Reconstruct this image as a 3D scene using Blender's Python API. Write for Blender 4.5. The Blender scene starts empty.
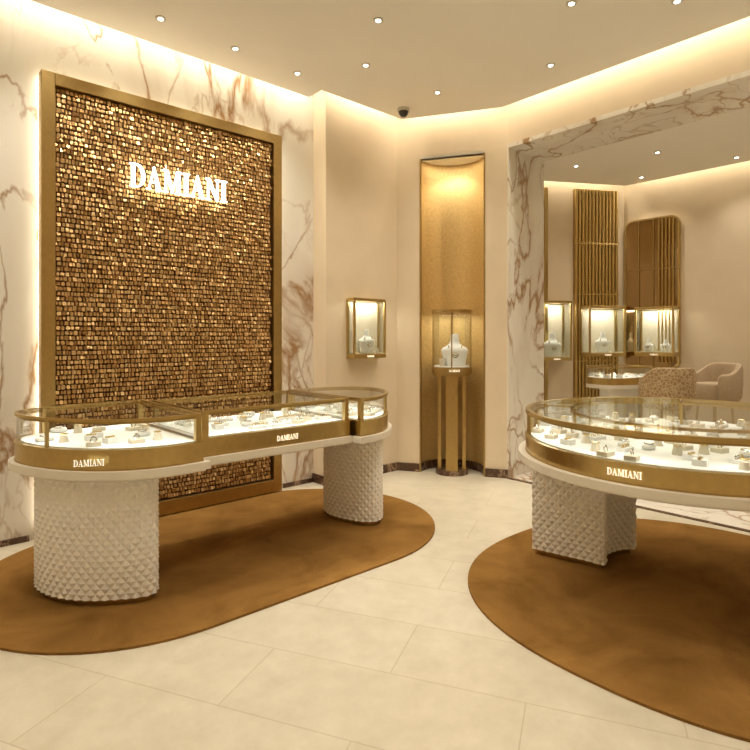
import bpy, bmesh, math, random
from mathutils import Vector, Matrix
random.seed(7)
scene = bpy.context.scene
COL = scene.collection
try:
    scene.view_settings.view_transform = 'Standard'
    scene.view_settings.exposure = 0.15
except Exception as ex:
    print(ex)

# ------------------------------------------------------------------ materials
def new_mat(name):
    m = bpy.data.materials.new(name); m.use_nodes = True
    nt = m.node_tree; b = nt.nodes["Principled BSDF"]
    return m, nt, b
def pmat(name, col, rough=0.5, metal=0.0, emit=None, estr=0.0, noise=None, bump=0.0, bscale=60, spec=0.5):
    m, nt, b = new_mat(name)
    b.inputs["Base Color"].default_value = (*col, 1)
    b.inputs["Roughness"].default_value = rough
    b.inputs["Metallic"].default_value = metal
    b.inputs["Specular IOR Level"].default_value = spec
    if emit:
        b.inputs["Emission Color"].default_value = (*emit, 1)
        b.inputs["Emission Strength"].default_value = estr
    tc = nt.nodes.new("ShaderNodeTexCoord")
    if noise:
        n = nt.nodes.new("ShaderNodeTexNoise"); n.inputs["Scale"].default_value = noise[0]; n.inputs["Detail"].default_value = 5
        r = nt.nodes.new("ShaderNodeValToRGB")
        k = noise[1]
        r.color_ramp.elements[0].position = 0.3; r.color_ramp.elements[1].position = 0.7
        r.color_ramp.elements[0].color = (*[c*(1-k) for c in col], 1)
        r.color_ramp.elements[1].color = (*[min(1, c*(1+k)) for c in col], 1)
        nt.links.new(tc.outputs["Object"], n.inputs["Vector"])
        nt.links.new(n.outputs["Fac"], r.inputs["Fac"])
        nt.links.new(r.outputs["Color"], b.inputs["Base Color"])
    if bump:
        n2 = nt.nodes.new("ShaderNodeTexNoise"); n2.inputs["Scale"].default_value = bscale; n2.inputs["Detail"].default_value = 3
        bp = nt.nodes.new("ShaderNodeBump"); bp.inputs["Strength"].default_value = bump; bp.inputs["Distance"].default_value = 0.01
        nt.links.new(tc.outputs["Object"], n2.inputs["Vector"])
        nt.links.new(n2.outputs["Fac"], bp.inputs["Height"])
        nt.links.new(bp.outputs["Normal"], b.inputs["Normal"])
    return m

def marble_mat(name, base, vein, rot=(0.0, 0.62, 0.2), width=0.020, rough=0.15, sc=1.0):
    m, nt, b = new_mat(name)
    L = nt.links.new
    tc = nt.nodes.new("ShaderNodeTexCoord")
    mp = nt.nodes.new("ShaderNodeMapping"); mp.inputs["Rotation"].default_value = rot
    mp.inputs["Scale"].default_value = (1.15*sc, 1.0*sc, 0.55*sc)
    L(tc.outputs["Object"], mp.inputs["Vector"])
    def ridge(scale, dist, w, seed):
        n = nt.nodes.new("ShaderNodeTexNoise"); n.noise_dimensions = '4D'
        n.inputs["W"].default_value = seed
        n.inputs["Scale"].default_value = scale; n.inputs["Detail"].default_value = 7
        n.inputs["Roughness"].default_value = 0.5; n.inputs["Distortion"].default_value = dist
        L(mp.outputs[0], n.inputs["Vector"])
        s = nt.nodes.new("ShaderNodeMath"); s.operation = 'SUBTRACT'; s.inputs[1].default_value = 0.5
        L(n.outputs["Fac"], s.inputs[0])
        a = nt.nodes.new("ShaderNodeMath"); a.operation = 'ABSOLUTE'; L(s.outputs[0], a.inputs[0])
        r = nt.nodes.new("ShaderNodeMapRange"); r.inputs["From Min"].default_value = 0; r.inputs["From Max"].default_value = w
        r.inputs["To Min"].default_value = 1; r.inputs["To Max"].default_value = 0
        L(a.outputs[0], r.inputs["Value"])
        return r.outputs[0]
    def mask(scale, lo, hi, seed):
        n = nt.nodes.new("ShaderNodeTexNoise"); n.noise_dimensions = '4D'; n.inputs["W"].default_value = seed
        n.inputs["Scale"].default_value = scale; n.inputs["Detail"].default_value = 2
        L(mp.outputs[0], n.inputs["Vector"])
        r = nt.nodes.new("ShaderNodeMapRange"); r.inputs["From Min"].default_value = lo; r.inputs["From Max"].default_value = hi
        L(n.outputs["Fac"], r.inputs["Value"]); return r.outputs[0]
    def mul(a, c):
        n = nt.nodes.new("ShaderNodeMath"); n.operation = 'MULTIPLY'; L(a, n.inputs[0])
        if isinstance(c, float): n.inputs[1].default_value = c
        else: L(c, n.inputs[1])
        return n.outputs[0]
    v1 = mul(ridge(1.0, 0.8, width, 1.0), mask(1.6, 0.33, 0.50, 5.0))
    v3 = mul(mul(ridge(1.3, 0.8, width*.7, 23.0), mask(1.2, 0.40, 0.54, 15.0)), 0.9)
    v2 = mul(mul(ridge(2.6, 0.7, width, 3.0), mask(1.3, 0.46, 0.60, 8.0)), 0.5)
    cloud = mul(ridge(1.0, 0.8, width*5, 1.0), mul(mask(1.9, 0.42, 0.62, 12.0), 0.30))
    def mxx(a, c):
        n = nt.nodes.new("ShaderNodeMath"); n.operation = 'MAXIMUM'; L(a, n.inputs[0]); L(c, n.inputs[1]); return n.outputs[0]
    f = mxx(mxx(v1, v2), mxx(v3, cloud))
    mc = nt.nodes.new("ShaderNodeMix"); mc.data_type = 'RGBA'
    mc.inputs["A"].default_value = (*base, 1); mc.inputs["B"].default_value = (*vein, 1)
    L(f, mc.inputs["Factor"])
    L(mc.outputs["Result"], b.inputs["Base Color"])
    b.inputs["Roughness"].default_value = rough
    return m

def floor_mat():
    m, nt, b = new_mat("floor_limestone"); L = nt.links.new
    tc = nt.nodes.new("ShaderNodeTexCoord")
    mp = nt.nodes.new("ShaderNodeMapping"); mp.inputs["Rotation"].default_value = (0, 0, math.radians(62)); mp.inputs["Location"].default_value = (0.2, 0.3, 0)
    L(tc.outputs["Object"], mp.inputs["Vector"])
    br = nt.nodes.new("ShaderNodeTexBrick")
    br.inputs["Color1"].default_value = (0.69, 0.635, 0.51, 1); br.inputs["Color2"].default_value = (0.655, 0.60, 0.47, 1)
    br.inputs["Mortar"].default_value = (0.54, 0.47, 0.34, 1)
    br.inputs["Scale"].default_value = 1.0; br.inputs["Mortar Size"].default_value = 0.003
    br.inputs["Mortar Smooth"].default_value = 0.3
    br.inputs["Brick Width"].default_value = 1.1; br.inputs["Row Height"].default_value = 0.42
    L(mp.outputs[0], br.inputs["Vector"])
    n = nt.nodes.new("ShaderNodeTexNoise"); n.inputs["Scale"].default_value = 6; n.inputs["Detail"].default_value = 9; n.inputs["Roughness"].default_value = .7
    L(tc.outputs["Object"], n.inputs["Vector"])
    rp = nt.nodes.new("ShaderNodeValToRGB"); rp.color_ramp.elements[0].position = 0.3; rp.color_ramp.elements[1].position = 0.75
    rp.color_ramp.elements[0].color = (0.86, 0.84, 0.80, 1); rp.color_ramp.elements[1].color = (1.06, 1.06, 1.06, 1)
    L(n.outputs["Fac"], rp.inputs["Fac"])
    mx = nt.nodes.new("ShaderNodeMix"); mx.data_type = 'RGBA'; mx.blend_type = 'MULTIPLY'; mx.inputs["Factor"].default_value = 1
    L(br.outputs["Color"], mx.inputs["A"]); L(rp.outputs["Color"], mx.inputs["B"])
    L(mx.outputs["Result"], b.inputs["Base Color"])
    b.inputs["Roughness"].default_value = 0.32
    return m

def gold_tile_mat():
    m, nt, b = new_mat("bronze_mosaic"); L = nt.links.new
    g = nt.nodes.new("ShaderNodeNewGeometry")
    r = nt.nodes.new("ShaderNodeValToRGB")
    r.color_ramp.elements[0].color = (0.42, 0.235, 0.085, 1); r.color_ramp.elements[1].color = (0.80, 0.56, 0.27, 1)
    e = r.color_ramp.elements.new(.5); e.color = (0.62, 0.385, 0.155, 1)
    L(g.outputs["Random Per Island"], r.inputs["Fac"])
    L(r.outputs["Color"], b.inputs["Base Color"])
    b.inputs["Metallic"].default_value = 0.85; b.inputs["Roughness"].default_value = 0.42
    return m

def glass_mat(name, tint=(1, 1, 1), k=0.5):
    m = bpy.data.materials.new(name); m.use_nodes = True
    nt = m.node_tree; nt.nodes.clear(); L = nt.links.new
    o = nt.nodes.new("ShaderNodeOutputMaterial"); mx = nt.nodes.new("ShaderNodeMixShader")
    t = nt.nodes.new("ShaderNodeBsdfTransparent"); t.inputs[0].default_value = (*tint, 1)
    g = nt.nodes.new("ShaderNodeBsdfGlossy"); g.inputs["Roughness"].default_value = 0.02
    f = nt.nodes.new("ShaderNodeFresnel"); f.inputs["IOR"].default_value = 1.45
    ml = nt.nodes.new("ShaderNodeMath"); ml.operation = 'MULTIPLY'; ml.inputs[1].default_value = k
    L(f.outputs[0], ml.inputs[0]); L(ml.outputs[0], mx.inputs[0])
    L(t.outputs[0], mx.inputs[1]); L(g.outputs[0], mx.inputs[2]); L(mx.outputs[0], o.inputs[0])
    return m

def carpet_mat():
    m, nt, b = new_mat("carpet_pile"); L = nt.links.new
    tc = nt.nodes.new("ShaderNodeTexCoord")
    n = nt.nodes.new("ShaderNodeTexNoise"); n.inputs["Scale"].default_value = 2.2; n.inputs["Detail"].default_value = 7; n.inputs["Distortion"].default_value = 0.8; n.inputs["Roughness"].default_value = .6
    L(tc.outputs["Object"], n.inputs["Vector"])
    r = nt.nodes.new("ShaderNodeValToRGB"); r.color_ramp.elements[0].position = 0.32; r.color_ramp.elements[1].position = 0.68
    r.color_ramp.elements[0].color = (0.215, 0.108, 0.026, 1); r.color_ramp.elements[1].color = (0.35, 0.185, 0.052, 1)
    L(n.outputs["Fac"], r.inputs["Fac"]); L(r.outputs["Color"], b.inputs["Base Color"])
    b.inputs["Roughness"].default_value = 1; b.inputs["Specular IOR Level"].default_value = 0.05
    n2 = nt.nodes.new("ShaderNodeTexNoise"); n2.inputs["Scale"].default_value = 150; n2.inputs["Detail"].default_value = 2
    L(tc.outputs["Object"], n2.inputs["Vector"])
    bp = nt.nodes.new("ShaderNodeBump"); bp.inputs["Strength"].default_value = 0.7; bp.inputs["Distance"].default_value = 0.01
    L(n2.outputs["Fac"], bp.inputs["Height"]); L(bp.outputs["Normal"], b.inputs["Normal"])
    return m

def fabric_pattern_mat():
    m, nt, b = new_mat("leaf_pattern_fabric"); L = nt.links.new
    tc = nt.nodes.new("ShaderNodeTexCoord")
    v = nt.nodes.new("ShaderNodeTexVoronoi"); v.inputs["Scale"].default_value = 30; v.feature = 'DISTANCE_TO_EDGE'
    L(tc.outputs["Object"], v.inputs["Vector"])
    r = nt.nodes.new("ShaderNodeValToRGB"); r.color_ramp.elements[0].position = 0.04; r.color_ramp.elements[1].position = 0.16
    r.color_ramp.elements[0].color = (0.60, 0.46, 0.28, 1); r.color_ramp.elements[1].color = (0.36, 0.23, 0.11, 1)
    L(v.outputs["Distance"], r.inputs["Fac"]); L(r.outputs["Color"], b.inputs["Base Color"])
    b.inputs["Roughness"].default_value = 0.9
    return m

M = dict(
    wall=pmat("wall_cream_plaster", (0.72, 0.60, 0.43), 0.75, noise=(4, 0.03), bump=0.05, bscale=90),
    ceil=pmat("ceiling_paint", (0.88, 0.84, 0.75), 0.9, noise=(2, 0.02)),
    marble=marble_mat("marble_cream", (0.83, 0.79, 0.70), (0.36, 0.20, 0.085)),
    marble_dark=marble_mat("marble_emperador", (0.075, 0.035, 0.018), (0.45, 0.3, 0.18), width=0.012, sc=3),
    floor=floor_mat(),
    gold=pmat("brushed_gold", (0.60, 0.45, 0.19), 0.28, 1.0, noise=(30, 0.06)),
    golddk=pmat("bronze_gold", (0.47, 0.33, 0.13), 0.36, 1.0, noise=(30, 0.06)),
    goldpaint=pmat("gold_leaf_niche", (0.62, 0.43, 0.17), 0.5, 0.40, noise=(45, 0.12), bump=0.1, bscale=150),
    tile=gold_tile_mat(),
    backing=pmat("panel_backing", (0.13, 0.062, 0.024), 0.7, 0.0, noise=(20, 0.2)),
    carpet=carpet_mat(),
    scale=pmat("textured_lacquer", (0.88, 0.85, 0.78), 0.5, noise=(20, 0.02)),
    lacq=pmat("cream_lacquer", (0.80, 0.75, 0.64), 0.35, noise=(10, 0.02)),
    white=pmat("white_suede", (0.76, 0.76, 0.72), 0.8, noise=(30, 0.02)),
    cream=pmat("cream_suede", (0.66, 0.60, 0.47), 0.8, noise=(30, 0.04)),
    silver=pmat("white_gold_jewel", (0.6, 0.57, 0.5), 0.15, 1.0, noise=(60, 0.05)),
    glass=glass_mat("clear_glass", (0.97, 0.985, 0.97), 0.42),
    mirror=pmat("bronze_mirror", (0.50, 0.36, 0.20), 0.06, 1.0, noise=(3, 0.03)),
    emit=pmat("led_warm", (1, 0.9, 0.7), 0.5, emit=(1.0, 0.90, 0.70), estr=4),
    emitw=pmat("sign_led", (1, 0.95, 0.85), 0.5, emit=(1.0, 0.97, 0.87), estr=3.2),
    lamp=pmat("downlight_lens", (1, 0.9, 0.7), 0.5, emit=(1.0, 0.95, 0.84), estr=8),
    trimw=pmat("downlight_trim", (0.6, 0.56, 0.48), 0.4, noise=(20, 0.02)),
    black=pmat("black_plastic", (0.02, 0.02, 0.02), 0.3, noise=(20, 0.1)),
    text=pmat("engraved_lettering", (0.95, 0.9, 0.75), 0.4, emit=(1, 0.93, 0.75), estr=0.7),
    fabric=pmat("cream_boucle", (0.46, 0.35, 0.23), 0.95, noise=(60, 0.08), bump=0.4, bscale=200),
    fabric2=fabric_pattern_mat(),
)

# ------------------------------------------------------------------ mesh builder
def ccw(p):
    a = sum(p[i][0]*p[(i+1) % len(p)][1]-p[(i+1) % len(p)][0]*p[i][1] for i in range(len(p)))
    return list(p) if a > 0 else list(reversed(p))

class MB:
    def __init__(s): s.v = []; s.f = []; s.m = []; s.mats = []
    def mi(s, k):
        if k not in s.mats: s.mats.append(k)
        return s.mats.index(k)
    def add(s, vs, fs, k):
        o = len(s.v); s.v += [tuple(x) for x in vs]; i = s.mi(k)
        for f in fs: s.f.append([a+o for a in f]); s.m.append(i)
    def box(s, c, size, k, rz=0.0, rx=0.0):
        hx, hy, hz = size[0]/2, size[1]/2, size[2]/2
        R = Matrix.Rotation(rz, 3, 'Z') @ Matrix.Rotation(rx, 3, 'X')
        vs = [Vector(c)+R @ Vector((x, y, z)) for x in (-hx, hx) for y in (-hy, hy) for z in (-hz, hz)]
        s.add(vs, [(0, 1, 3, 2), (4, 6, 7, 5), (0, 4, 5, 1), (2, 3, 7, 6), (0, 2, 6, 4), (1, 5, 7, 3)], k)
    def bb(s, x0, x1, y0, y1, z0, z1, k):
        s.box(((x0+x1)/2, (y0+y1)/2, (z0+z1)/2), (abs(x1-x0), abs(y1-y0), abs(z1-z0)), k)
    def prism(s, p, z0, z1, k):
        p = ccw(p); n = len(p)
        s.add([(x, y, z0) for x, y in p]+[(x, y, z1) for x, y in p],
              [tuple(reversed(range(n))), tuple(range(n, 2*n))]+[(i, (i+1) % n, n+(i+1) % n, n+i) for i in range(n)], k)
    def shell(s, p, z0, z1, k):
        n = len(p)
        s.add([(x, y, z0) for x, y in p]+[(x, y, z1) for x, y in p], [(i, (i+1) % n, n+(i+1) % n, n+i) for i in range(n)], k)
    def band(s, p, q, z0, z1, k):
        n = len(p)
        vs = [(x, y, z0) for x, y in p]+[(x, y, z1) for x, y in p]+[(x, y, z0) for x, y in q]+[(x, y, z1) for x, y in q]
        fs = []
        for i in range(n):
            j = (i+1) % n
            fs += [(i, j, n+j, n+i), (2*n+j, 2*n+i, 3*n+i, 3*n+j), (n+i, n+j, 3*n+j, 3*n+i), (j, i, 2*n+i, 2*n+j)]
        s.add(vs, fs, k)
    def cyl(s, c, r, z0, z1, k, n=20, r2=None):
        r2 = r if r2 is None else r2
        vs = [(c[0]+r*math.cos(2*math.pi*i/n), c[1]+r*math.sin(2*math.pi*i/n), z0) for i in range(n)]
        vs += [(c[0]+r2*math.cos(2*math.pi*i/n), c[1]+r2*math.sin(2*math.pi*i/n), z1) for i in range(n)]
        s.add(vs, [tuple(reversed(range(n))), tuple(range(n, 2*n))]+[(i, (i+1) % n, n+(i+1) % n, n+i) for i in range(n)], k)
    def revolve(s, prof, c, k, n=20, sx=1, sy=1, rz=0.0):
        vs = []; fs = []
        for r, z in prof:
            for i in range(n):
                a = 2*math.pi*i/n; x = r*sx*math.cos(a); y = r*sy*math.sin(a)
                vs.append((c[0]+x*math.cos(rz)-y*math.sin(rz), c[1]+x*math.sin(rz)+y*math.cos(rz), c[2]+z))
        for j in range(len(prof)-1):
            for i in range(n):
                i2 = (i+1) % n
                fs.append((j*n+i, j*n+i2, (j+1)*n+i2, (j+1)*n+i))
        fs.append(tuple(reversed(range(n)))); fs.append(tuple(range((len(prof)-1)*n, len(prof)*n)))
        s.add(vs, fs, k)
    def torus(s, c, R, r, k, rot=None, n=18, m=6, sx=1, sy=1):
        rot = rot or Matrix.Identity(3); vs = []; fs = []
        for i in range(n):
            a = 2*math.pi*i/n
            for j in range(m):
                b = 2*math.pi*j/m
                vs.append(Vector(c)+rot @ Vector(((R+r*math.cos(b))*math.cos(a)*sx, (R+r*math.cos(b))*math.sin(a)*sy, r*math.sin(b))))
        for i in range(n):
            for j in range(m):
                fs.append((i*m+j, ((i+1) % n)*m+j, ((i+1) % n)*m+(j+1) % m, i*m+(j+1) % m))
        s.add(vs, fs, k)
    def tube(s, pts, r, k, m=6):
        vs = []; n = len(pts); P = [Vector(p) for p in pts]
        for i in range(n):
            d = (P[min(i+1, n-1)]-P[max(i-1, 0)]).normalized()
            u = d.orthogonal().normalized(); w = d.cross(u)
            for j in range(m):
                a = 2*math.pi*j/m; vs.append(P[i]+u*r*math.cos(a)+w*r*math.sin(a))
        s.add(vs, [(i*m+j, (i+1)*m+j, (i+1)*m+(j+1) % m, i*m+(j+1) % m) for i in range(n-1) for j in range(m)], k)
    def done(s, name, parent=None, smooth=True, bevel=0, frame=None):
        me = bpy.data.meshes.new(name)
        if frame is not None:
            inv = frame.inverted(); s.v = [tuple(inv @ Vector(p)) for p in s.v]
        me.from_pydata(s.v, [], s.f)
        for k in s.mats: me.materials.append(M[k])
        me.polygons.foreach_set("material_index", s.m)
        bm = bmesh.new(); bm.from_mesh(me); bmesh.ops.recalc_face_normals(bm, faces=bm.faces); bm.to_mesh(me); bm.free()
        if smooth:
            me.polygons.foreach_set("use_smooth", [True]*len(me.polygons)); me.set_sharp_from_angle(angle=0.6)
        ob = bpy.data.objects.new(name, me); COL.objects.link(ob)
        if frame is not None: ob.matrix_world = frame
        if bevel:
            bv = ob.modifiers.new("bevel", 'BEVEL'); bv.width = bevel; bv.segments = 2; bv.limit_method = 'ANGLE'
        if parent:
            ob.parent = parent; ob.matrix_parent_inverse = Matrix.Translation(-Vector(parent.location))
        return ob

def empty(name, loc):
    e = bpy.data.objects.new(name, None); e.location = loc; e.empty_display_size = 0.1; COL.objects.link(e); return e

def spline(pts, closed=True, seg=5):
    n = len(pts); out = []
    rng = range(n if closed else n-1)
    for i in rng:
        if closed: p0, p1, p2, p3 = pts[i-1], pts[i], pts[(i+1) % n], pts[(i+2) % n]
        else: p0, p1, p2, p3 = pts[max(i-1, 0)], pts[i], pts[i+1], pts[min(i+2, n-1)]
        for s in range(seg):
            t = s/seg
            out.append(tuple(0.5*((2*p1[d])+(-p0[d]+p2[d])*t+(2*p0[d]-5*p1[d]+4*p2[d]-p3[d])*t*t+(-p0[d]+3*p1[d]-3*p2[d]+p3[d])*t**3) for d in (0, 1)))
    if not closed: out.append(tuple(pts[-1]))
    return out

def offset(p, d):
    n = len(p); out = []
    for i in range(n):
        a = Vector(p[i-1]); b = Vector(p[i]); c = Vector(p[(i+1) % n])
        e1 = (b-a).normalized(); e2 = (c-b).normalized()
        n1 = Vector((e1.y, -e1.x)); n2 = Vector((e2.y, -e2.x)); nn = (n1+n2)
        if nn.length < 1e-5: nn = n1
        nn.normalize(); k = max(nn.dot(n1), 0.5)
        q = b+nn*(d/k); out.append((q.x, q.y))
    return out

def inside(p, x, y):
    c = False; n = len(p)
    for i in range(n):
        x1, y1 = p[i]; x2, y2 = p[i-1]
        if (y1 > y) != (y2 > y) and x < (x2-x1)*(y-y1)/(y2-y1)+x1: c = not c
    return c

# ------------------------------------------------------------------ lights
WARM = (1, 0.90, 0.73)
def area(name, loc, sx, sy, e, col=WARM, rot=(0, 0, 0), parent=None):
    l = bpy.data.lights.new(name, 'AREA'); l.shape = 'RECTANGLE'; l.size = sx; l.size_y = sy; l.energy = e; l.color = col
    o = bpy.data.objects.new(name, l); o.location = loc; o.rotation_euler = rot; COL.objects.link(o)
    if parent:
        o.parent = parent; o.matrix_parent_inverse = Matrix.Translation(-Vector(parent.location))
    return o
def spot(name, loc, e, angle=80, blend=0.7, col=(1, 0.925, 0.81), parent=None, r=0.04):
    l = bpy.data.lights.new(name, 'SPOT'); l.energy = e; l.spot_size = math.radians(angle); l.spot_blend = blend; l.color = col; l.shadow_soft_size = r
    o = bpy.data.objects.new(name, l); o.location = loc; COL.objects.link(o)
    if parent:
        o.parent = parent; o.matrix_parent_inverse = Matrix.Translation(-Vector(parent.location))
    return o

# ------------------------------------------------------------------ lettering
def letters(mb, org, ux, h, depth, k, nrm, xs=0.84):
    ux = Vector(ux).normalized(); nrm = Vector(nrm).normalized(); org = Vector(org); x0 = 0
    def quad(pts):
        P = [org+ux*((x0+x)*h*xs)+Vector((0, 0, y*h)) for x, y in pts]; n = len(P)
        mb.add(P+[q+nrm*depth for q in P], [tuple(range(n)), tuple(range(2*n-1, n-1, -1))]+[(i, (i+1) % n, n+(i+1) % n, n+i) for i in range(n)], k)
    T, t, sh = 0.19, 0.06, 0.05
    def rect(a, b, c, d): quad([(a, c), (b, c), (b, d), (a, d)])
    def serif(c, w, top): rect(c-w/2, c+w/2, 1-sh if top else 0, 1 if top else sh)
    for ch in "DAMIANI":
        if ch == 'I':
            rect(.12, .12+T, 0, 1); serif(.215, .42, 1); serif(.215, .42, 0); w = .43
        elif ch == 'D':
            rect(.10, .10+T, 0, 1); rect(0, .40, 0, sh); rect(0, .40, 1-sh, 1)
            N = 14
            for i in range(N):
                a = -math.pi/2+math.pi*i/N; b = -math.pi/2+math.pi*(i+1)/N
                o = lambda q: (.38+.48*math.cos(q), .5+.5*math.sin(q)); n_ = lambda q: (.38+.30*math.cos(q), .5+.455*math.sin(q))
                quad([o(a), o(b), n_(b), n_(a)])
            w = .88
        elif ch == 'A':
            quad([(.10, 0), (.10+t+.01, 0), (.46, .95), (.43, 1)])
            quad([(.62, 0), (.62+T+.02, 0), (.47, 1), (.38, 1)])
            rect(.24, .66, .32, .37); serif(.12, .26, 0); serif(.72, .36, 0); w = .92
        elif ch == 'M':
            rect(.13, .13+t, 0, 1); quad([(.08, 1), (.27, 1), (.62, .1), (.53, 0)])
            quad([(.53, 0), (.58, 0), (.90, 1), (.84, 1)]); rect(.84, .84+T, 0, 1)
            serif(.12, .24, 1); serif(.16, .28, 0); serif(.95, .28, 1); serif(.925, .38, 0); w = 1.14
        elif ch == 'N':
            rect(.13, .13+t, 0, 1); quad([(.06, 1), (.27, 1), (.82, 0), (.74, 0)]); rect(.76, .76+t, 0, 1)
            serif(.10, .2, 1); serif(.16, .28, 0); serif(.79, .28, 1); w = .94
        x0 += w+.07
    return x0*h*xs

# ================================================================== ROOM SHELL
XW, YW = -2.5, -2.5
b = MB(); b.bb(XW-.1, 7.5, YW-.1, 4.9, -0.06, 0, 'floor'); b.done("floor", smooth=False)
b = MB(); b.bb(XW, 3.2, 4.48, 4.6, 0, 3.92, 'marble'); b.done("wall_north", smooth=False)
b = MB(); b.bb(3.2, 4.2, 4.28, 4.6, 0, 3.92, 'wall'); b.done("wall_north_return", smooth=False)
b = MB(); b.bb(XW-.1, XW, YW, 4.6, 0, 3.92, 'wall'); b.done("wall_west", smooth=False)
b = MB(); b.bb(XW-.1, 7.5, YW-.1, YW, 0, 3.92, 'wall'); b.done("wall_south", smooth=False)

A = Vector((4.14, 4.28)); D = Vector((0.59, -0.99)).normalized(); NO = Vector((-D.y, D.x)); LW = 1.1525
def cw(t, o): q = A+D*t+NO*o; return (q.x, q.y)
tc_, hw = 0.584, 0.331
b = MB()
b.prism([cw(0, 0), cw(tc_-hw, 0), cw(tc_-hw, .05), cw(-.05, .05)], 0, 3.92, 'wall')
b.prism([cw(tc_+hw, 0), cw(LW, 0), cw(LW, .05), cw(tc_+hw, .05)], 0, 3.92, 'wall')
b.prism([cw(tc_-hw, 0), cw(tc_+hw, 0), cw(tc_+hw, .05), cw(tc_-hw, .05)], 3.27, 3.92, 'wall')
b.done("wall_chamfer", smooth=False)
b = MB(); N = 28
arc = [cw(tc_-hw*math.cos(math.pi*i/N), hw*0.95*math.sin(math.pi*i/N)) for i in range(N+1)]
arc2 = [cw(tc_-(hw+.02)*math.cos(math.pi*i/N), .0+(hw*0.95+.02)*math.sin(math.pi*i/N)) for i in range(N+1)]
vs = [(x, y, z) for z in (0.0, 3.27) for x, y in arc]+[(x, y, z) for z in (0.0, 3.27) for x, y in arc2]
n = N+1; fs = []
for i in range(N): fs += [(i, i+1, n+i+1, n+i), (2*n+i, 3*n+i, 3*n+i+1, 2*n+i+1)]
b.add(vs, fs, 'goldpaint')
b.prism(arc, 3.27, 3.30, 'ceil')
for t in (tc_-hw, tc_+hw):
    b.prism([cw(t-.008, -.004), cw(t+.008, -.004), cw(t+.008, .04), cw(t-.008, .04)], 0, 3.275, 'golddk')
inr = [cw(tc_-(hw-.012)*math.cos(math.pi*i/N), (hw*0.95-.012)*math.sin(math.pi*i/N)) for i in range(N+1)]
vs = [(x, y, z) for z in (0.0, 0.09) for x, y in inr]
b.add(vs, [(i, i+1, n+i+1, n+i) for i in range(N)], 'marble_dark')
b.done("wall_niche")

b = MB()
b.bb(4.73, 5.37, -.5, 3.30, 3.34, 3.92, 'wall')
b.bb(4.73, 5.37, YW, -.5, 0, 3.92, 'wall')
b.done("wall_east", smooth=False)
b = MB()
b.bb(4.725, 5.38, -.5, 3.33, 3.30, 3.34, 'marble')
b.bb(4.725, 5.38, 3.29, 3.34, 0, 3.30, 'marble')
b.bb(4.725, 5.38, -.5, -.46, 0, 3.30, 'marble')
b.done("trim_portal_marble", smooth=False)
b = MB(); b.bb(5.33, 5.43, 3.34, 4.7, 0, 3.92, 'wall'); b.done("wall_partition", smooth=False)
b = MB(); b.bb(4.73, 5.37, -.46, 3.29, 0, .004, 'marble'); b.bb(4.70, 4.75, -.46, 3.29, 0, .005, 'marble_dark'); b.bb(5.35, 5.40, -.46, 3.29, 0, .005, 'marble_dark')
b.done("threshold", smooth=False)
C = Vector((7.25, 3.32)); E = Vector((-.86, .51)).normalized(); NR = Vector((-.51, -.86)).normalized()
def aw(s_, o): q = C+E*s_+NR*o; return (q.x, q.y)
FR = Matrix.Translation((C.x, C.y, 0)) @ Matrix.Rotation(math.atan2(E.y, E.x), 4, 'Z')
b = MB(); b.prism([aw(-.1, 0), aw(2.2, 0), aw(2.2, -.1), aw(-.1, -.1)], 0, 3.62, 'wall'); b.done("wall_lounge_north", smooth=False, frame=FR)
b = MB(); b.bb(7.3, 7.4, YW, 3.4, 0, 3.62, 'wall'); b.done("wall_lounge_east", smooth=False)
b = MB()
b.bb(5.38, 7.5, YW, 4.7, 3.58, 3.62, 'ceil')
b.prism([(5.38, YW), (7.15, YW), (7.15, 3.20), (5.38, 4.24)], 3.34, 3.40, 'ceil')
b.done("ceiling_lounge", smooth=False)
for nm, p, q in (("a", (7.225, -2.4), (7.225, 3.1)), ("b", aw(.1, .07), aw(1.9, .07))):
    p = Vector(p); q = Vector(q); d = q-p; mid = (p+q)/2
    area("cove_light_lounge", (mid.x, mid.y, 3.54), d.length, .06, d.length*3.5, rot=(0, 0, math.atan2(d.y, d.x)))

slab = [(XW+.18, YW+.18), (4.55, YW+.18), (4.55, 3.235), (4.035, 4.10), (3.02, 4.10), (3.02, 4.30), (XW+.18, 4.30)]
b = MB()
b.prism(slab, 3.64, 3.70, 'ceil')
b.prism([(XW, YW), (4.8, YW), (4.8, 3.4), (4.2, 4.5), (XW, 4.5)], 3.90, 3.95, 'ceil')
b.done("ceiling", smooth=False)
cove = [((XW+.2, 4.39), (3.1, 4.39)), ((3.15, 4.19), (4.0, 4.19)), ((4.12, 4.14), (4.6, 3.34)), ((4.64, 3.2), (4.64, -2.3)), ((XW+.09, -2.3), (XW+.09, 4.3)), ((-2.2, YW+.09), (4.5, YW+.09))]
for p, q in cove:
    p = Vector(p); q = Vector(q); d = q-p; mid = (p+q)/2
    area("cove_light", (mid.x, mid.y, 3.86), d.length, .07, d.length*4.8, rot=(0, 0, math.atan2(d.y, d.x)))

b = MB(); b.bb(3.185, 4.13, 4.265, 4.28, 0, .085, 'marble_dark'); b.bb(3.185, 3.2, 4.265, 4.48, 0, .085, 'marble_dark'); b.done("baseboard_north", smooth=False)
b = MB(); b.bb(XW, .80, 4.465, 4.48, 0, .04, 'marble_dark'); b.bb(2.85, 3.185, 4.465, 4.48, 0, .04, 'marble_dark'); b.done("baseboard_marble_wall", smooth=False)
b = MB()
b.prism([cw(0.0, 0), cw(tc_-hw-.01, 0), cw(tc_-hw-.01, -.015), cw(0.0, -.015)], 0, .085, 'marble_dark')
b.prism([cw(tc_+hw+.01, 0), cw(LW-.005, 0), cw(LW-.005, -.015), cw(tc_+hw+.01, -.015)], 0, .085, 'marble_dark')
b.done("baseboard_chamfer", smooth=False)

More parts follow.
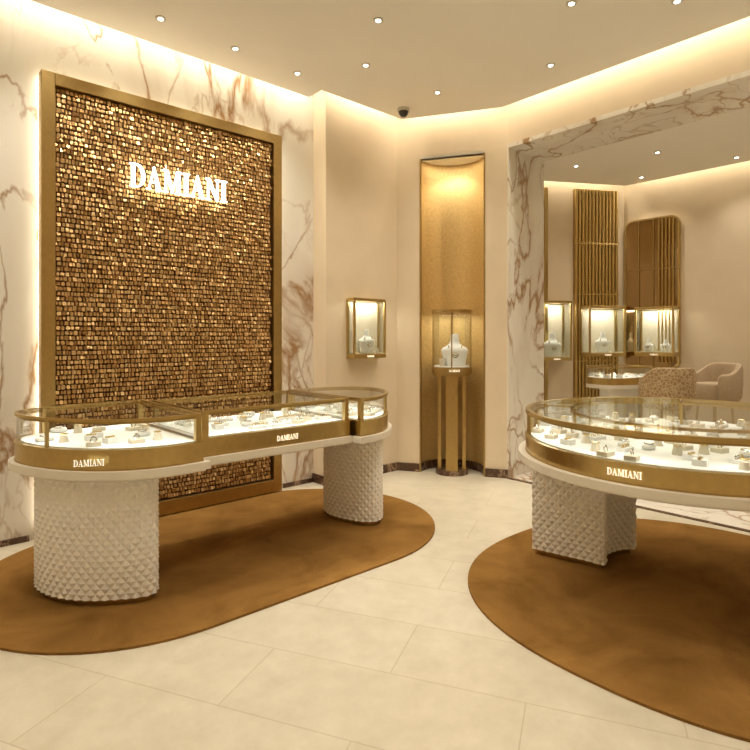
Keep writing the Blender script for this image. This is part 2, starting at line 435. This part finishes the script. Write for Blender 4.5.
DL = [(.3, 3.95), (.9, 3.95), (1.5, 3.93), (2.085, 3.95), (2.67, 3.97), (2.65, 2.93), (3.01, 3.48), (3.83, 3.43), (4.14, 2.47), (3.48, 1.92), (3.98, 1.44),
      (1.35, 2.9), (.5, 2.6), (2.6, 1.3), (3.3, .8), (1.6, 1.2), (.3, .9), (3.7, .0), (2.3, -.4), (.6, -1.0), (-1.2, 1.2), (-1.2, 3.2), (-1.0, -1.2), (3.4, -1.6)]
DL2 = [(5.9, 3.2), (6.1, 2.4), (6.3, 1.4), (6.9, 2.9), (6.9, 1.9), (6.0, .3), (6.9, 1.0), (6.4, -1.2)]
b = MB()
def dl(b, x, y, z):
    b.cyl((x, y), .036, z-.006, z, 'trimw', n=16); b.cyl((x, y), .018, z-.009, z-.005, 'lamp', n=12)
for x, y in DL: dl(b, x, y, 3.64)
o = b.done("recessed_downlights")
b = MB()
for x, y in DL2: dl(b, x, y, 3.34)
b.done("recessed_downlights.001")
for x, y in DL: spot("downlight_spot", (x, y, 3.62), 35, 112, .95)
for x, y in DL2: spot("downlight_spot", (x, y, 3.32), 24, 112, .95)
b = MB(); b.cyl((3.86, 3.90), .06, 3.61, 3.64, 'trimw'); b.revolve([(.001, -.055), (.025, -.05), (.042, -.03), (.05, 0)], (3.86, 3.90, 3.612), 'black'); b.done("security_camera")

# ================================================================== RUGS
r = .94; pts = [(1.23+r*math.cos(a), 3.48+r*math.sin(a)) for a in [math.radians(90+180*i/40) for i in range(41)]]
pts += [(2.45+r*math.cos(a), 3.48+r*math.sin(a)) for a in [math.radians(-90+180*i/40) for i in range(41)]]
b = MB(); b.prism(pts, 0, .012, 'carpet'); b.done("rug", smooth=False)
def se(a, r, e=2.3):
    c, s = math.cos(a), math.sin(a)
    return (math.copysign(abs(c)**(2/e), c)*r, math.copysign(abs(s)**(2/e), s)*r)
b = MB(); b.prism([(3.38+se(2*math.pi*i/120, 1.21)[0], 1.12+se(2*math.pi*i/120, 1.18)[1]) for i in range(120)], 0, .012, 'carpet'); b.done("rug.001", smooth=False)

# ================================================================== FEATURE PANEL
pan = empty("feature_wall_panel", (1.8, 4.4, 0))
x0, x1, zt = .85, 2.76, 3.23
b = MB()
b.bb(x0, x0+.085, 4.35, 4.435, .02, zt, 'golddk'); b.bb(x1-.085, x1, 4.35, 4.435, .02, zt, 'golddk')
b.bb(x0+.085, x1-.085, 4.35, 4.435, zt-.085, zt, 'golddk'); b.bb(x0+.085, x1-.085, 4.35, 4.435, .02, .13, 'golddk')
b.done("frame", pan, smooth=False, bevel=.004)
b = MB(); b.bb(x0+.08, x1-.08, 4.415, 4.433, .1, zt-.08, 'backing'); b.done("backing", pan, smooth=False)
b = MB()
b.bb(x0+.008, x0+.03, 4.436, 4.48, .1, zt-.01, 'emit'); b.bb(x1-.03, x1-.008, 4.436, 4.48, .1, zt-.01, 'emit'); b.bb(x0+.02, x1-.02, 4.436, 4.48, zt-.03, zt-.01, 'emit')
b.done("halo_led", pan, smooth=False)
b = MB(); rz = random.Random(3)
px0, px1, pz0, pz1 = x0+.09, x1-.09, .14, zt-.095
pitch = .0345; z = pz0+pitch/2
while z < pz1:
    x = px0+rz.random()*.012
    while x < px1-.012:
        w = rz.choice([.015, .018, .022, .026, .03])
        if x+w > px1: break
        hgt = pitch*rz.choice([.72, .84, .90]); cx, cz = x+w/2, z+rz.uniform(-.002, .002)
        R = Matrix.Rotation(rz.uniform(-.42, .18), 3, 'X') @ Matrix.Rotation(rz.uniform(-.22, .22), 3, 'Z')
        rr = rz.choice([.2, .5, .9]); a_, h_ = w/2*.94, hgt/2; c_ = min(a_, h_)*rr*.55
        sh = [(-a_+c_, -h_), (a_-c_, -h_), (a_, -h_+c_), (a_, h_-c_), (a_-c_, h_), (-a_+c_, h_), (-a_, h_-c_), (-a_, -h_+c_)]
        yy = 4.383+rz.uniform(-.007, .007)
        F = [Vector((cx, yy, cz))+R @ Vector((p*.88, -.004, q*.88)) for p, q in sh]; Bk = [Vector((cx, yy, cz))+R @ Vector((p, .0, q)) for p, q in sh]
        B2 = [Vector((cx, yy, cz))+R @ Vector((p, .004, q)) for p, q in sh]
        b.add(F+Bk+B2, [tuple(range(8))]+[(i, (i+1) % 8, 8+(i+1) % 8, 8+i) for i in range(8)]+[(8+i, 8+(i+1) % 8, 16+(i+1) % 8, 16+i) for i in range(8)], 'tile')
        x += w+rz.choice([.002, .003, .006])
    z += pitch
b.done("mosaic_tiles", pan, smooth=False)
b = MB()
for xx in [px0+i*.2 for i in range(9)]: b.bb(xx, xx+.006, 4.392, 4.415, pz0, pz1, 'golddk')
b.done("tile_rods", pan, smooth=False)
b = MB(); w = letters(b, (1.42, 4.335, 2.53), (1, 0, 0), .175, .025, 'emitw', (0, -1, 0), xs=.735)
for xx in (1.46, 1.60, 1.76, 1.89, 2.09): b.bb(xx, xx+.008, 4.335, 4.418, 2.60, 2.608, 'golddk')
b.done("illuminated_letter_sign", smooth=False)

# ================================================================== COUNTERS
def studded(mb, outline, z0, z1, k, cell=.050, hh=.029, dep=.012):
    P = ccw(outline); n = len(P)
    L = [0]
    for i in range(n): L.append(L[-1]+(Vector(P[(i+1) % n])-Vector(P[i])).length)
    tot = L[-1]; N = round(tot/cell)
    def pos(u):
        d = (u/N*tot) % tot
        for i in range(n):
            if L[i] <= d <= L[i+1]+1e-9:
                a = Vector(P[i]); c = Vector(P[(i+1) % n]); t = (d-L[i])/max(1e-9, L[i+1]-L[i])
                e = (c-a).normalized(); return a.lerp(c, t), Vector((e.y, -e.x))
    rows = round((z1-z0)/hh); h = (z1-z0)/rows
    for j in range(rows+1):
        for i in range(N):
            u = i+(.5 if j % 2 else 0); zc = z0+j*h
            c, nr = pos(u); l, _ = pos(u-.5); r_, _ = pos(u+.5)
            zb = max(z0, zc-h); zt_ = min(z1, zc+h)
            ap = c+nr*dep
            mb.add([(c.x, c.y, zb), (r_.x, r_.y, zc), (c.x, c.y, zt_), (l.x, l.y, zc), (ap.x, ap.y, zc)],
                   [(0, 1, 4), (1, 2, 4), (2, 3, 4), (3, 0, 4)], k)
    mb.prism(offset(P, -.004), z0, z1, k)

def bust(mb, c, s, rz, k='cream'):
    prof = [(.078, 0), (.088, .008), (.098, .06), (.110, .11), (.112, .13), (.098, .150), (.066, .166), (.044, .185), (.036, .21), (.033, .255), (.028, .262), (.001, .264)]
    mb.revolve([(r*s, z*s) for r, z in prof], c, k, n=24, sx=1, sy=.42, rz=rz)
    F = Vector((math.sin(rz), -math.cos(rz), 0)); U = Vector((math.cos(rz), math.sin(rz), 0))
    for dz, k2, rr_ in ((0, 'golddk', .0045), (-.018, 'silver', .004), (.02, 'golddk', .003)):
        pts = []
        for i in range(13):
            t = (i/12-.5)*2; x = t*.058*s; z = (.172-(1-t*t)*(.085-dz))*s
            hwid = .105*s; y = .42*math.sqrt(max(0, hwid*hwid-x*x))*(.72+.28*(1-abs(t)))+.003
            pts.append(Vector(c)+U*x+F*y+Vector((0, 0, z)))
        mb.tube(pts, rr_*s, k2)

def jewels(mb, outline, z, seed, n=40, mind=.10, margin=.07, axis=0.0, minfront=None):
    rn = random.Random(seed); P = offset(ccw(outline), -margin)
    xs = [p[0] for p in P]; ys = [p[1] for p in P]; got = []
    tries = 0
    while len(got) < n and tries < 4000:
        tries += 1
        x = rn.uniform(min(xs), max(xs)); y = rn.uniform(min(ys), max(ys))
        if not inside(P, x, y): continue
        if any((x-a)**2+(y-c)**2 < mind**2 for a, c in got): continue
        got.append((x, y)); t = rn.random(); a = axis+rn.uniform(-.25, .25)
        if t < .3:
            mb.box((x, y, z+.011), (.07, .055, .022), 'cream', a)
            mb.torus((x, y, z+.032), .014, .003, 'silver', Matrix.Rotation(a, 3, 'Z') @ Matrix.Rotation(1.3, 3, 'X'), n=12, m=5)
            mb.box((x, y, z+.047), (.008, .008, .008), 'silver', .7)
        elif t < .5:
            mb.box((x, y, z+.009), (.10, .05, .018), 'white', a)
            for q in (-.03, 0, .03): mb.torus((x+q*math.cos(a), y+q*math.sin(a), z+.024), .010, .0028, 'gold' if rn.random() < .5 else 'silver', Matrix.Rotation(a, 3, 'Z') @ Matrix.Rotation(1.2, 3, 'X'), n=10, m=5)
        elif t < .68:
            mb.cyl((x, y), .026, z, z+.03+rn.random()*.03, 'cream', n=18, r2=.016)
            mb.torus((x, y, z+.045), .018, .003, 'gold', n=12, m=5)
        elif t < .85:
            mb.revolve([(.02, 0), (.033, .004), (.035, .018), (.03, .026), (.012, .03)], (x, y, z), 'white', n=16, sx=1.3, sy=.8, rz=a)
            mb.torus((x, y, z+.03), .022, .003, 'silver', n=14, m=5)
        else:
            mb.box((x, y, z+.014), (.055, .06, .028), 'white', a, rx=.0)
            mb.box((x, y, z+.032), (.05, .012, .008), 'gold', a)

def case(par, outline, label, posts, seed, zb=(.69, .73, .835, .99), n=14, rimw=.016, leds=(), base=.03, mind=.10, rimh=.014):
    P = ccw(outline); z0, z1, z2, z3 = zb
    b = MB()
    b.prism(offset(P, base-.02), z0-.012, z0, 'lacq'); b.prism(offset(P, base), z0, z1, 'lacq'); b.done("cream_rim_"+label, par)
    b = MB(); b.prism(P, z1, z2-.006, 'gold'); b.band(offset(P, .004), offset(P, -.02), z2-.012, z2, 'gold'); b.band(offset(P, .003), offset(P, -.02), z1, z1+.008, 'golddk')
    b.done("gold_fascia_"+label, par)
    b = MB(); b.prism(offset(P, -.03), z2-.006, z2+.004, 'white'); b.done("display_bed_"+label, par)
    b = MB(); G = offset(P, -.010); b.shell(G, z2, z3-.008, 'glass')
    q = offset(P, -.012); b.add([(x, y, z3-.001) for x, y in q], [tuple(range(len(q)))], 'glass')
    b.done("glass_"+label, par)
    b = MB(); b.band(P, offset(P, -rimw), z3-rimh, z3, 'gold')
    b.band(offset(P, -rimw-.004), offset(P, -rimw-.012), z3-rimh-.014, z3-rimh, 'golddk')
    for (x, y, w_, d_) in posts: b.bb(x-w_/2, x+w_/2, y-d_/2, y+d_/2, z2-.005, z3-.004, 'gold')
    b.done("gold_frame_"+label, par)
    b = MB(); jewels(b, P, z2+.004, seed, n=n, mind=mind); b.done("jewelry_"+label, par)
    for (p, q_, e) in leds:
        p = Vector(p); q_ = Vector(q_); d = q_-p; mid = (p+q_)/2
        area("case_led_"+label, (mid.x, mid.y, z3-.034), d.length, .03, e*.17, col=(1, .97, .89), rot=(0, 0, math.atan2(d.y, d.x)), parent=par)

ctr = empty("display_counter", (1.85, 3.4, 0.012))
arcL = spline([(1.34, 2.90), (1.1, 2.90), (.9, 2.985), (.73, 3.16), (.62, 3.37), (.575, 3.57), (.62, 3.73), (.78, 3.82), (1.05, 3.84), (1.34, 3.84)], closed=False)
mid_ = [(1.37, 2.99), (2.44, 2.99), (2.44, 3.74), (1.37, 3.74)]
arcR = spline([(2.47, 2.91), (2.62, 2.925), (2.76, 2.985), (2.9, 3.10), (3.02, 3.25), (3.09, 3.42), (3.08, 3.58), (2.98, 3.71), (2.8, 3.78), (2.47, 3.80)], closed=False)
case(ctr, arcL, "left", [(1.318, 2.925, .03, .03), (.67, 3.30, .018, .018), (1.318, 3.815, .03, .03), (.75, 3.77, .018, .018)], 11, n=15,
     leds=[((.85, 3.08), (1.28, 2.97), 2.2), ((.66, 3.62), (.72, 3.25), 1.5), ((.8, 3.75), (1.28, 3.76), 2.0)])
case(ctr, mid_, "center", [(1.395, 3.01, .04, .03), (2.42, 3.01, .03, .03), (1.39, 3.72, .03, .03), (2.42, 3.72, .03, .03)], 12, n=30, mind=.085,
     leds=[((1.42, 3.03), (2.39, 3.03), 4.5), ((1.42, 3.69), (2.39, 3.69), 4.5)])
case(ctr, arcR, "right", [(2.492, 2.935, .03, .03), (2.492, 3.775, .03, .03), (2.96, 3.19, .016, .016)], 13, n=14,
     leds=[((2.52, 2.98), (2.85, 3.10), 1.8), ((2.55, 3.72), (2.9, 3.70), 1.8)])
pl = spline([(1.07, 3.0), (1.15, 3.07), (1.15, 3.38), (1.17, 3.68), (1.0, 3.76), (.80, 3.72), (.69, 3.62), (.665, 3.46), (.73, 3.27), (.87, 3.11)], seg=4)
pr = spline([(2.62, 3.44), (2.66, 3.22), (2.74, 3.10), (2.84, 3.11), (2.935, 3.23), (2.945, 3.45), (2.88, 3.6), (2.7, 3.62)], seg=4)
for nm, p in (("pedestal_left", pl), ("pedestal_right", pr)):
    b = MB(); studded(b, p, .045, .68, 'scale'); b.prism(offset(ccw(p), -.02), .012, .05, 'golddk'); b.done(nm, ctr, smooth=False)
b = MB(); letters(b, (.735, 3.05, .765), (.88, -.47, 0), .032, .003, 'text', (-.47, -.88, 0), xs=.72)
b.done("lettering_left", ctr, smooth=False)
b = MB(); letters(b, (1.86, 2.989, .762), (1, 0, 0), .032, .003, 'text', (0, -1, 0), xs=.8); b.done("lettering_center", ctr, smooth=False)

isl = empty("display_counter.001", (3.42, 1.22, 0.012))
NC = 96; cx, cy = 3.43, 1.215
disc = [(cx+.86*math.cos(2*math.pi*i/NC), cy+.86*math.sin(2*math.pi*i/NC)) for i in range(NC)]
def cp(a, r): return (cx+r*math.cos(math.radians(a)), cy+r*math.sin(math.radians(a)))
posts = [(*cp(a, .835), .024, .024) for a in (104, 124, 235, 290, 20)]
leds = []
for a in range(0, 360, 45): leds.append((cp(a-18, .79), cp(a+18, .79), 1.7))
leds += [((3.0, 1.25), (3.9, 1.25), 2)]
case(isl, disc, "round", posts, 21, n=95, rimw=.025, leds=leds, base=.042, mind=.105, zb=(.69, .73, .825, .975), rimh=.022)
b = MB()
b.band([cp(i*360/NC, .60) for i in range(NC)], [cp(i*360/NC, .585) for i in range(NC)], .959, .974, 'gold')
for a in (104, 235, 290, 20):
    m_ = cp(a, .72); b.box((m_[0], m_[1], .967), (.25, .014, .014), 'gold', math.radians(a))
    m_ = cp(a, .592); b.box((m_[0], m_[1], .893), (.014, .014, .135), 'gold', math.radians(a))
b.done("inner_frame", isl)
b = MB(); b.shell([cp(i*360/NC, .592) for i in range(NC)], .83, .959, 'glass'); b.done("inner_glass", isl)
pi_ = [(3.17, 2.02), (3.19, 1.92), (3.215, 1.80), (3.235, 1.70), (3.250, 1.57), (3.31, 1.625), (3.38, 1.65), (3.46, 1.655), (3.54, 1.64), (3.60, 1.615), (3.655, 1.57),
       (3.70, 1.70), (3.71, 1.85), (3.68, 1.98), (3.62, 2.05), (3.48, 2.06), (3.32, 2.06)]
pj = [(x, 2.14-y) for x, y in pi_]
for nm, p in (("pedestal_back", pi_), ("pedestal_front", pj)):
    b = MB(); studded(b, p, .045, .68, 'scale'); b.prism(offset(ccw(p), -.02), .012, .05, 'golddk'); b.done(nm, isl, smooth=False)
b = MB()
th = math.radians(184); c0 = Vector((cx+.8615*math.cos(th), cy+.8615*math.sin(th)))
tg = Vector((-math.sin(th), math.cos(th))); tg = -tg if tg.dot(Vector((.745, -.667))) < 0 else tg
nn = Vector((math.cos(th), math.sin(th))); c0 = c0-tg*.08+nn*.003
letters(b, (c0.x, c0.y, .763), (tg.x, tg.y, 0), .032, .004, 'text', (nn.x, nn.y, 0), xs=.80); b.done("lettering", isl, smooth=False)

# ================================================================== SHOWCASES
def showcase(name, ctr2, w, d, z0, z1, ang, nb=1, e=2.5):
    o = empty(name, (ctr2[0], ctr2[1], (z0+z1)/2))
    def T(x, y): return (ctr2[0]+x*math.cos(ang)-y*math.sin(ang), ctr2[1]+x*math.sin(ang)+y*math.cos(ang))
    def bx(b, xa, xb, ya, yb, za, zb, k):
        c = T((xa+xb)/2, (ya+yb)/2); b.box((c[0], c[1], (za+zb)/2), (xb-xa, yb-ya, zb-za), k, ang)
    b = MB(); t = .022
    bx(b, -w/2, w/2, -d, 0, z0, z0+.045, 'gold'); bx(b, -w/2, w/2, -d, 0, z1-.03, z1, 'gold')
    for s_ in (-1, 1):
        xa = s_*w/2-(t if s_ > 0 else 0); bx(b, xa, xa+t, -d, -d+t, z0+.045, z1-.03, 'gold'); bx(b, xa, xa+t, -t, 0, z0+.045, z1-.03, 'gold')
    b.done("frame", o, smooth=False, bevel=.003)
    b = MB(); bx(b, -w/2+t, w/2-t, -.012, -.001, z0+.045, z1-.03, 'cream'); bx(b, -w/2+t, w/2-t, -d+t, -.012, z0+.045, z0+.055, 'cream'); b.done("lining", o, smooth=False)
    b = MB(); bx(b, -w/2+t, w/2-t, -d+.004, -d+.008, z0+.045, z1-.03, 'glass')
    for s_ in (-1, 1):
        xa = s_*(w/2-.006); bx(b, xa-.002, xa+.002, -d+t, -t, z0+.045, z1-.03, 'glass')
    b.done("glass", o, smooth=False)
    b = MB()
    for i in range(nb):
        c = T((i-(nb-1)/2)*w/(nb+.3), -d*.5); bust(b, (c[0], c[1], z0+.055), (z1-z0)*1.5 if nb == 1 else (z1-z0)*.95, ang, 'white')
        c = T((i-(nb-1)/2)*w/(nb+.3)+.11, -d*.80); b.cyl(c, .018, z0+.055, z0+.10, 'cream', n=14, r2=.012)
    b.done("necklace_bust", o)
    b = MB(); c0 = T(-.04, -d-.001); letters(b, (c0[0], c0[1], z0+.012), (math.cos(ang), math.sin(ang), 0), .018, .002, 'text', (math.sin(ang), -math.cos(ang), 0), xs=.8); b.done("lettering", o, smooth=False)
    c = T(0, -d*.5); area("case_led", (c[0], c[1], z1-.035), w*.8, d*.5, e*.55, col=(1, .93, .80), rot=(0, 0, ang), parent=o)
    return o
showcase("wall_showcase", (3.66, 4.28), .42, .12, 1.20, 1.79, 0, e=3.5)
angw = math.atan2(-E.y, -E.x)
showcase("wall_showcase.001", aw(1.02, 0), .42, .22, 1.12, 1.86, angw, e=4)
showcase("wall_showcase.002", aw(.36, .055), .50, .22, 1.17, 1.80, angw, nb=1, e=4)
showcase("wall_showcase.003", (7.25, 2.82), .46, .20, 1.18, 1.78, -math.pi/2, nb=2, e=4)

vc = cw(tc_-.01, .06); vit = empty("pedestal_showcase", (vc[0], vc[1], 0))
def ring(r, n=32): return [(vc[0]+r*math.cos(2*math.pi*i/n), vc[1]+r*math.sin(2*math.pi*i/n)) for i in range(n)]
b = MB()
b.cyl(vc, .17, 0, .05, 'marble_dark', n=32); b.cyl(vc, .205, 1.04, 1.10, 'golddk', n=32); b.cyl(vc, .19, 1.015, 1.04, 'golddk', n=32)
for a in range(0, 360, 90):
    aa = math.radians(a+40); b.box((vc[0]+.125*math.cos(aa), vc[1]+.125*math.sin(aa), .535), (.035, .12, .97), 'golddk', aa)
b.cyl(vc, .205, 1.655, 1.69, 'golddk', n=32)
for a in (60, 150, 240, 330):
    aa = math.radians(a-20); b.cyl((vc[0]+.193*math.cos(aa), vc[1]+.193*math.sin(aa)), .007, 1.10, 1.66, 'golddk', n=8)
b.done("gold_stand", vit)
b = MB(); b.shell(ring(.195), 1.10, 1.655, 'glass'); b.done("glass", vit)
b = MB(); b.cyl(vc, .18, 1.10, 1.112, 'white', n=32); bust(b, (vc[0]+.01, vc[1]-.03, 1.112), 1.25, -.75, 'white'); b.cyl((vc[0]-.12, vc[1]+.03), .022, 1.112, 1.19, 'cream', n=14, r2=.03)
b.done("necklace_bust", vit)
b = MB(); letters(b, (vc[0]-.176, vc[1]-.116, 1.06), (.667, -.745, 0), .022, .006, 'text', (-.745, -.667, 0), xs=.8); b.done("lettering", vit, smooth=False)
area("case_led", (vc[0], vc[1], 1.65), .2, .2, 1.6, col=(1, .94, .82), parent=vit)
nl = cw(tc_, .16); spot("niche_spot", (nl[0], nl[1], 3.24), 15, 120, .9)
nl = cw(tc_, .10); area("niche_light", (nl[0], nl[1], 3.262), .4, .1, 1.8, rot=(0, 0, math.atan2(D.y, D.x)))

# ================================================================== LOUNGE FITTINGS
b = MB(); nf = 13; s0, s1 = .05, .67
for i in range(nf):
    s_ = s0+(i+.5)*(s1-s0)/nf; c = aw(s_, .032); b.cyl(c, (s1-s0)/nf*.42, .02, 3.30, 'gold', n=12)
b.prism([aw(s0, .003), aw(s1, .003), aw(s1, .02), aw(s0, .02)], 0, 3.30, 'golddk')
for zz in (1.10, 1.95, 2.6): b.prism([aw(s0, .003), aw(s1, .003), aw(s1, .055), aw(s0, .055)], zz, zz+.02, 'gold')
b.done("fluted_gold_panel", frame=FR)
b = MB(); b.prism([aw(1.04, 0), aw(1.08, 0), aw(1.08, .04), aw(1.04, .04)], 0, 3.30, 'gold'); b.done("trim_1", smooth=False)
b = MB()
def rr(y0, y1, z0, z1, r, x):
    out = []
    for (cy_, cz_, a0) in ((y1-r, z1-r, 0), (y0+r, z1-r, 90), (y0+r, z0+r, 180), (y1-r, z0+r, 270)):
        for i in range(7):
            a = math.radians(a0+15*i); out.append((x, cy_+r*math.cos(a), cz_+r*math.sin(a)))
    return out
o1 = rr(2.60, 3.26, 1.02, 2.90, .10, 7.25); o1b = rr(2.60, 3.26, 1.02, 2.90, .10, 7.299); i1 = rr(2.62, 3.24, 1.04, 2.88, .085, 7.25)
n = len(o1)
b.add(o1+o1b+i1, [(i, (i+1) % n, n+(i+1) % n, n+i) for i in range(n)]+[(i, (i+1) % n, 2*n+(i+1) % n, 2*n+i) for i in range(n)], 'gold')
b.add([(7.255, y, z) for _, y, z in i1], [tuple(range(n))], 'mirror')
for i in range(5): b.cyl((7.242, 2.665+i*.042), .012, 1.10, 2.865, 'gold', n=8)
for y in (2.90, 3.08): b.cyl((7.245, y), .006, 1.045, 2.875, 'gold', n=8)
b.bb(7.24, 7.25, 2.62, 3.24, 2.25, 2.262, 'golddk')
b.done("wall_mirror")
lc = empty("lounge_counter", (6.15, 2.85, 0))
P = spline([(5.82, 2.75), (6.2, 2.58), (6.5, 2.62), (6.55, 2.85), (6.35, 3.06), (6.0, 3.12), (5.82, 3.0)], seg=4)
b = MB(); b.prism(offset(ccw(P), -.14), 0, .86, 'scale'); b.prism(P, .86, .90, 'lacq'); b.prism(P, .90, .97, 'gold'); b.done("base", lc)
b = MB(); P2 = ccw(P); b.band(P2, offset(P2, -.015), 1.075, 1.09, 'gold'); b.prism(offset(P2, -.03), .97, .975, 'white')
for i in (0, 8, 16): b.bb(P2[i][0]-.008, P2[i][0]+.008, P2[i][1]-.008, P2[i][1]+.008, .97, 1.08, 'gold')
b.done("frame", lc)
b = MB(); b.shell(offset(P2, -.01), .97, 1.075, 'glass'); b.done("glass", lc)
b = MB(); jewels(b, P2, .975, 5, n=10); b.done("jewelry", lc)
area("case_led", (6.15, 2.85, 1.06), .4, .1, .9, col=(1, .93, .78), parent=lc)

def tub_stool(name, x, y, face, fab, top=1.12, R=.27):
    o = empty(name, (x, y, 0))
    b = MB(); b.revolve([(.17, top-.42), (.195, top-.41), (.205, top-.37), (.205, top-.25), (.19, top-.22), (.10, top-.21), (.001, top-.21)], (x, y, 0), fab, n=28); b.done("seat", o)
    b = MB(); N = 30; rows = [(-.42, .05), (-.36, .01), (-.2, 0), (-.05, .0), (-.012, .012), (0, .035), (-.012, .058), (-.05, .07), (-.2, .075), (-.42, .08)]; vs = []
    for i in range(N+1):
        a = face+math.pi+(i/N-.5)*math.radians(250); dr = abs(i/N-.5)*2; drop = .11*(0.5-0.5*math.cos(math.pi*min(1, max(0, (dr-.35)/.5))))
        edge = 0.03*max(0, (dr-.93)/.07)
        for (dz, inn) in rows:
            zz = top+dz-(drop if dz > -.3 else 0)-(edge if dz > -.1 else 0); vs.append((x+(R+.02-inn)*math.cos(a), y+(R+.02-inn)*math.sin(a), zz))
    m = len(rows); fs = [(i*m+j, (i+1)*m+j, (i+1)*m+(j+1) % m, i*m+(j+1) % m) for i in range(N) for j in range(m)]
    fs += [tuple(range(m)), tuple(range(N*m, N*m+m))]; b.add(vs, fs, fab); b.done("back", o)
    b = MB()
    for a in (45, 135, 225, 315):
        aa = math.radians(a)+face; t_ = Vector((x+.15*math.cos(aa), y+.15*math.sin(aa), top-.40)); f_ = Vector((x+.22*math.cos(aa), y+.22*math.sin(aa), 0)); r_ = .013
        ringt = [t_+Vector((r_*math.cos(q), r_*math.sin(q), 0)) for q in [i*math.pi/4 for i in range(8)]]; ringb = [f_+Vector((r_*.8*math.cos(q), r_*.8*math.sin(q), 0)) for q in [i*math.pi/4 for i in range(8)]]
        b.add(ringt+ringb, [tuple(range(8)), tuple(range(8, 16))]+[(i, (i+1) % 8, 8+(i+1) % 8, 8+i) for i in range(8)], 'golddk')
    b.torus((x, y, .25), .198, .009, 'golddk', n=28); b.done("legs", o)
tub_stool("bar_stool", 6.00, 2.27, math.radians(48), 'fabric2', 1.11, .24)
tub_stool("bar_stool.001", 6.80, 2.08, math.radians(150), 'fabric', 1.13, .24)

# ================================================================== CAMERA / WORLD
w = bpy.data.worlds.new("world"); scene.world = w; w.use_nodes = True
w.node_tree.nodes["Background"].inputs[0].default_value = (1, .85, .65, 1); w.node_tree.nodes["Background"].inputs[1].default_value = .1
cam = bpy.data.cameras.new("camera"); co = bpy.data.objects.new("camera", cam); COL.objects.link(co)
co.location = (0, 0, 1.4); co.rotation_euler = (math.radians(90), 0, math.radians(-41.8))
cam.sensor_width = 36; cam.lens = 26.93; cam.shift_y = -.0493; cam.clip_start = .05
scene.camera = co
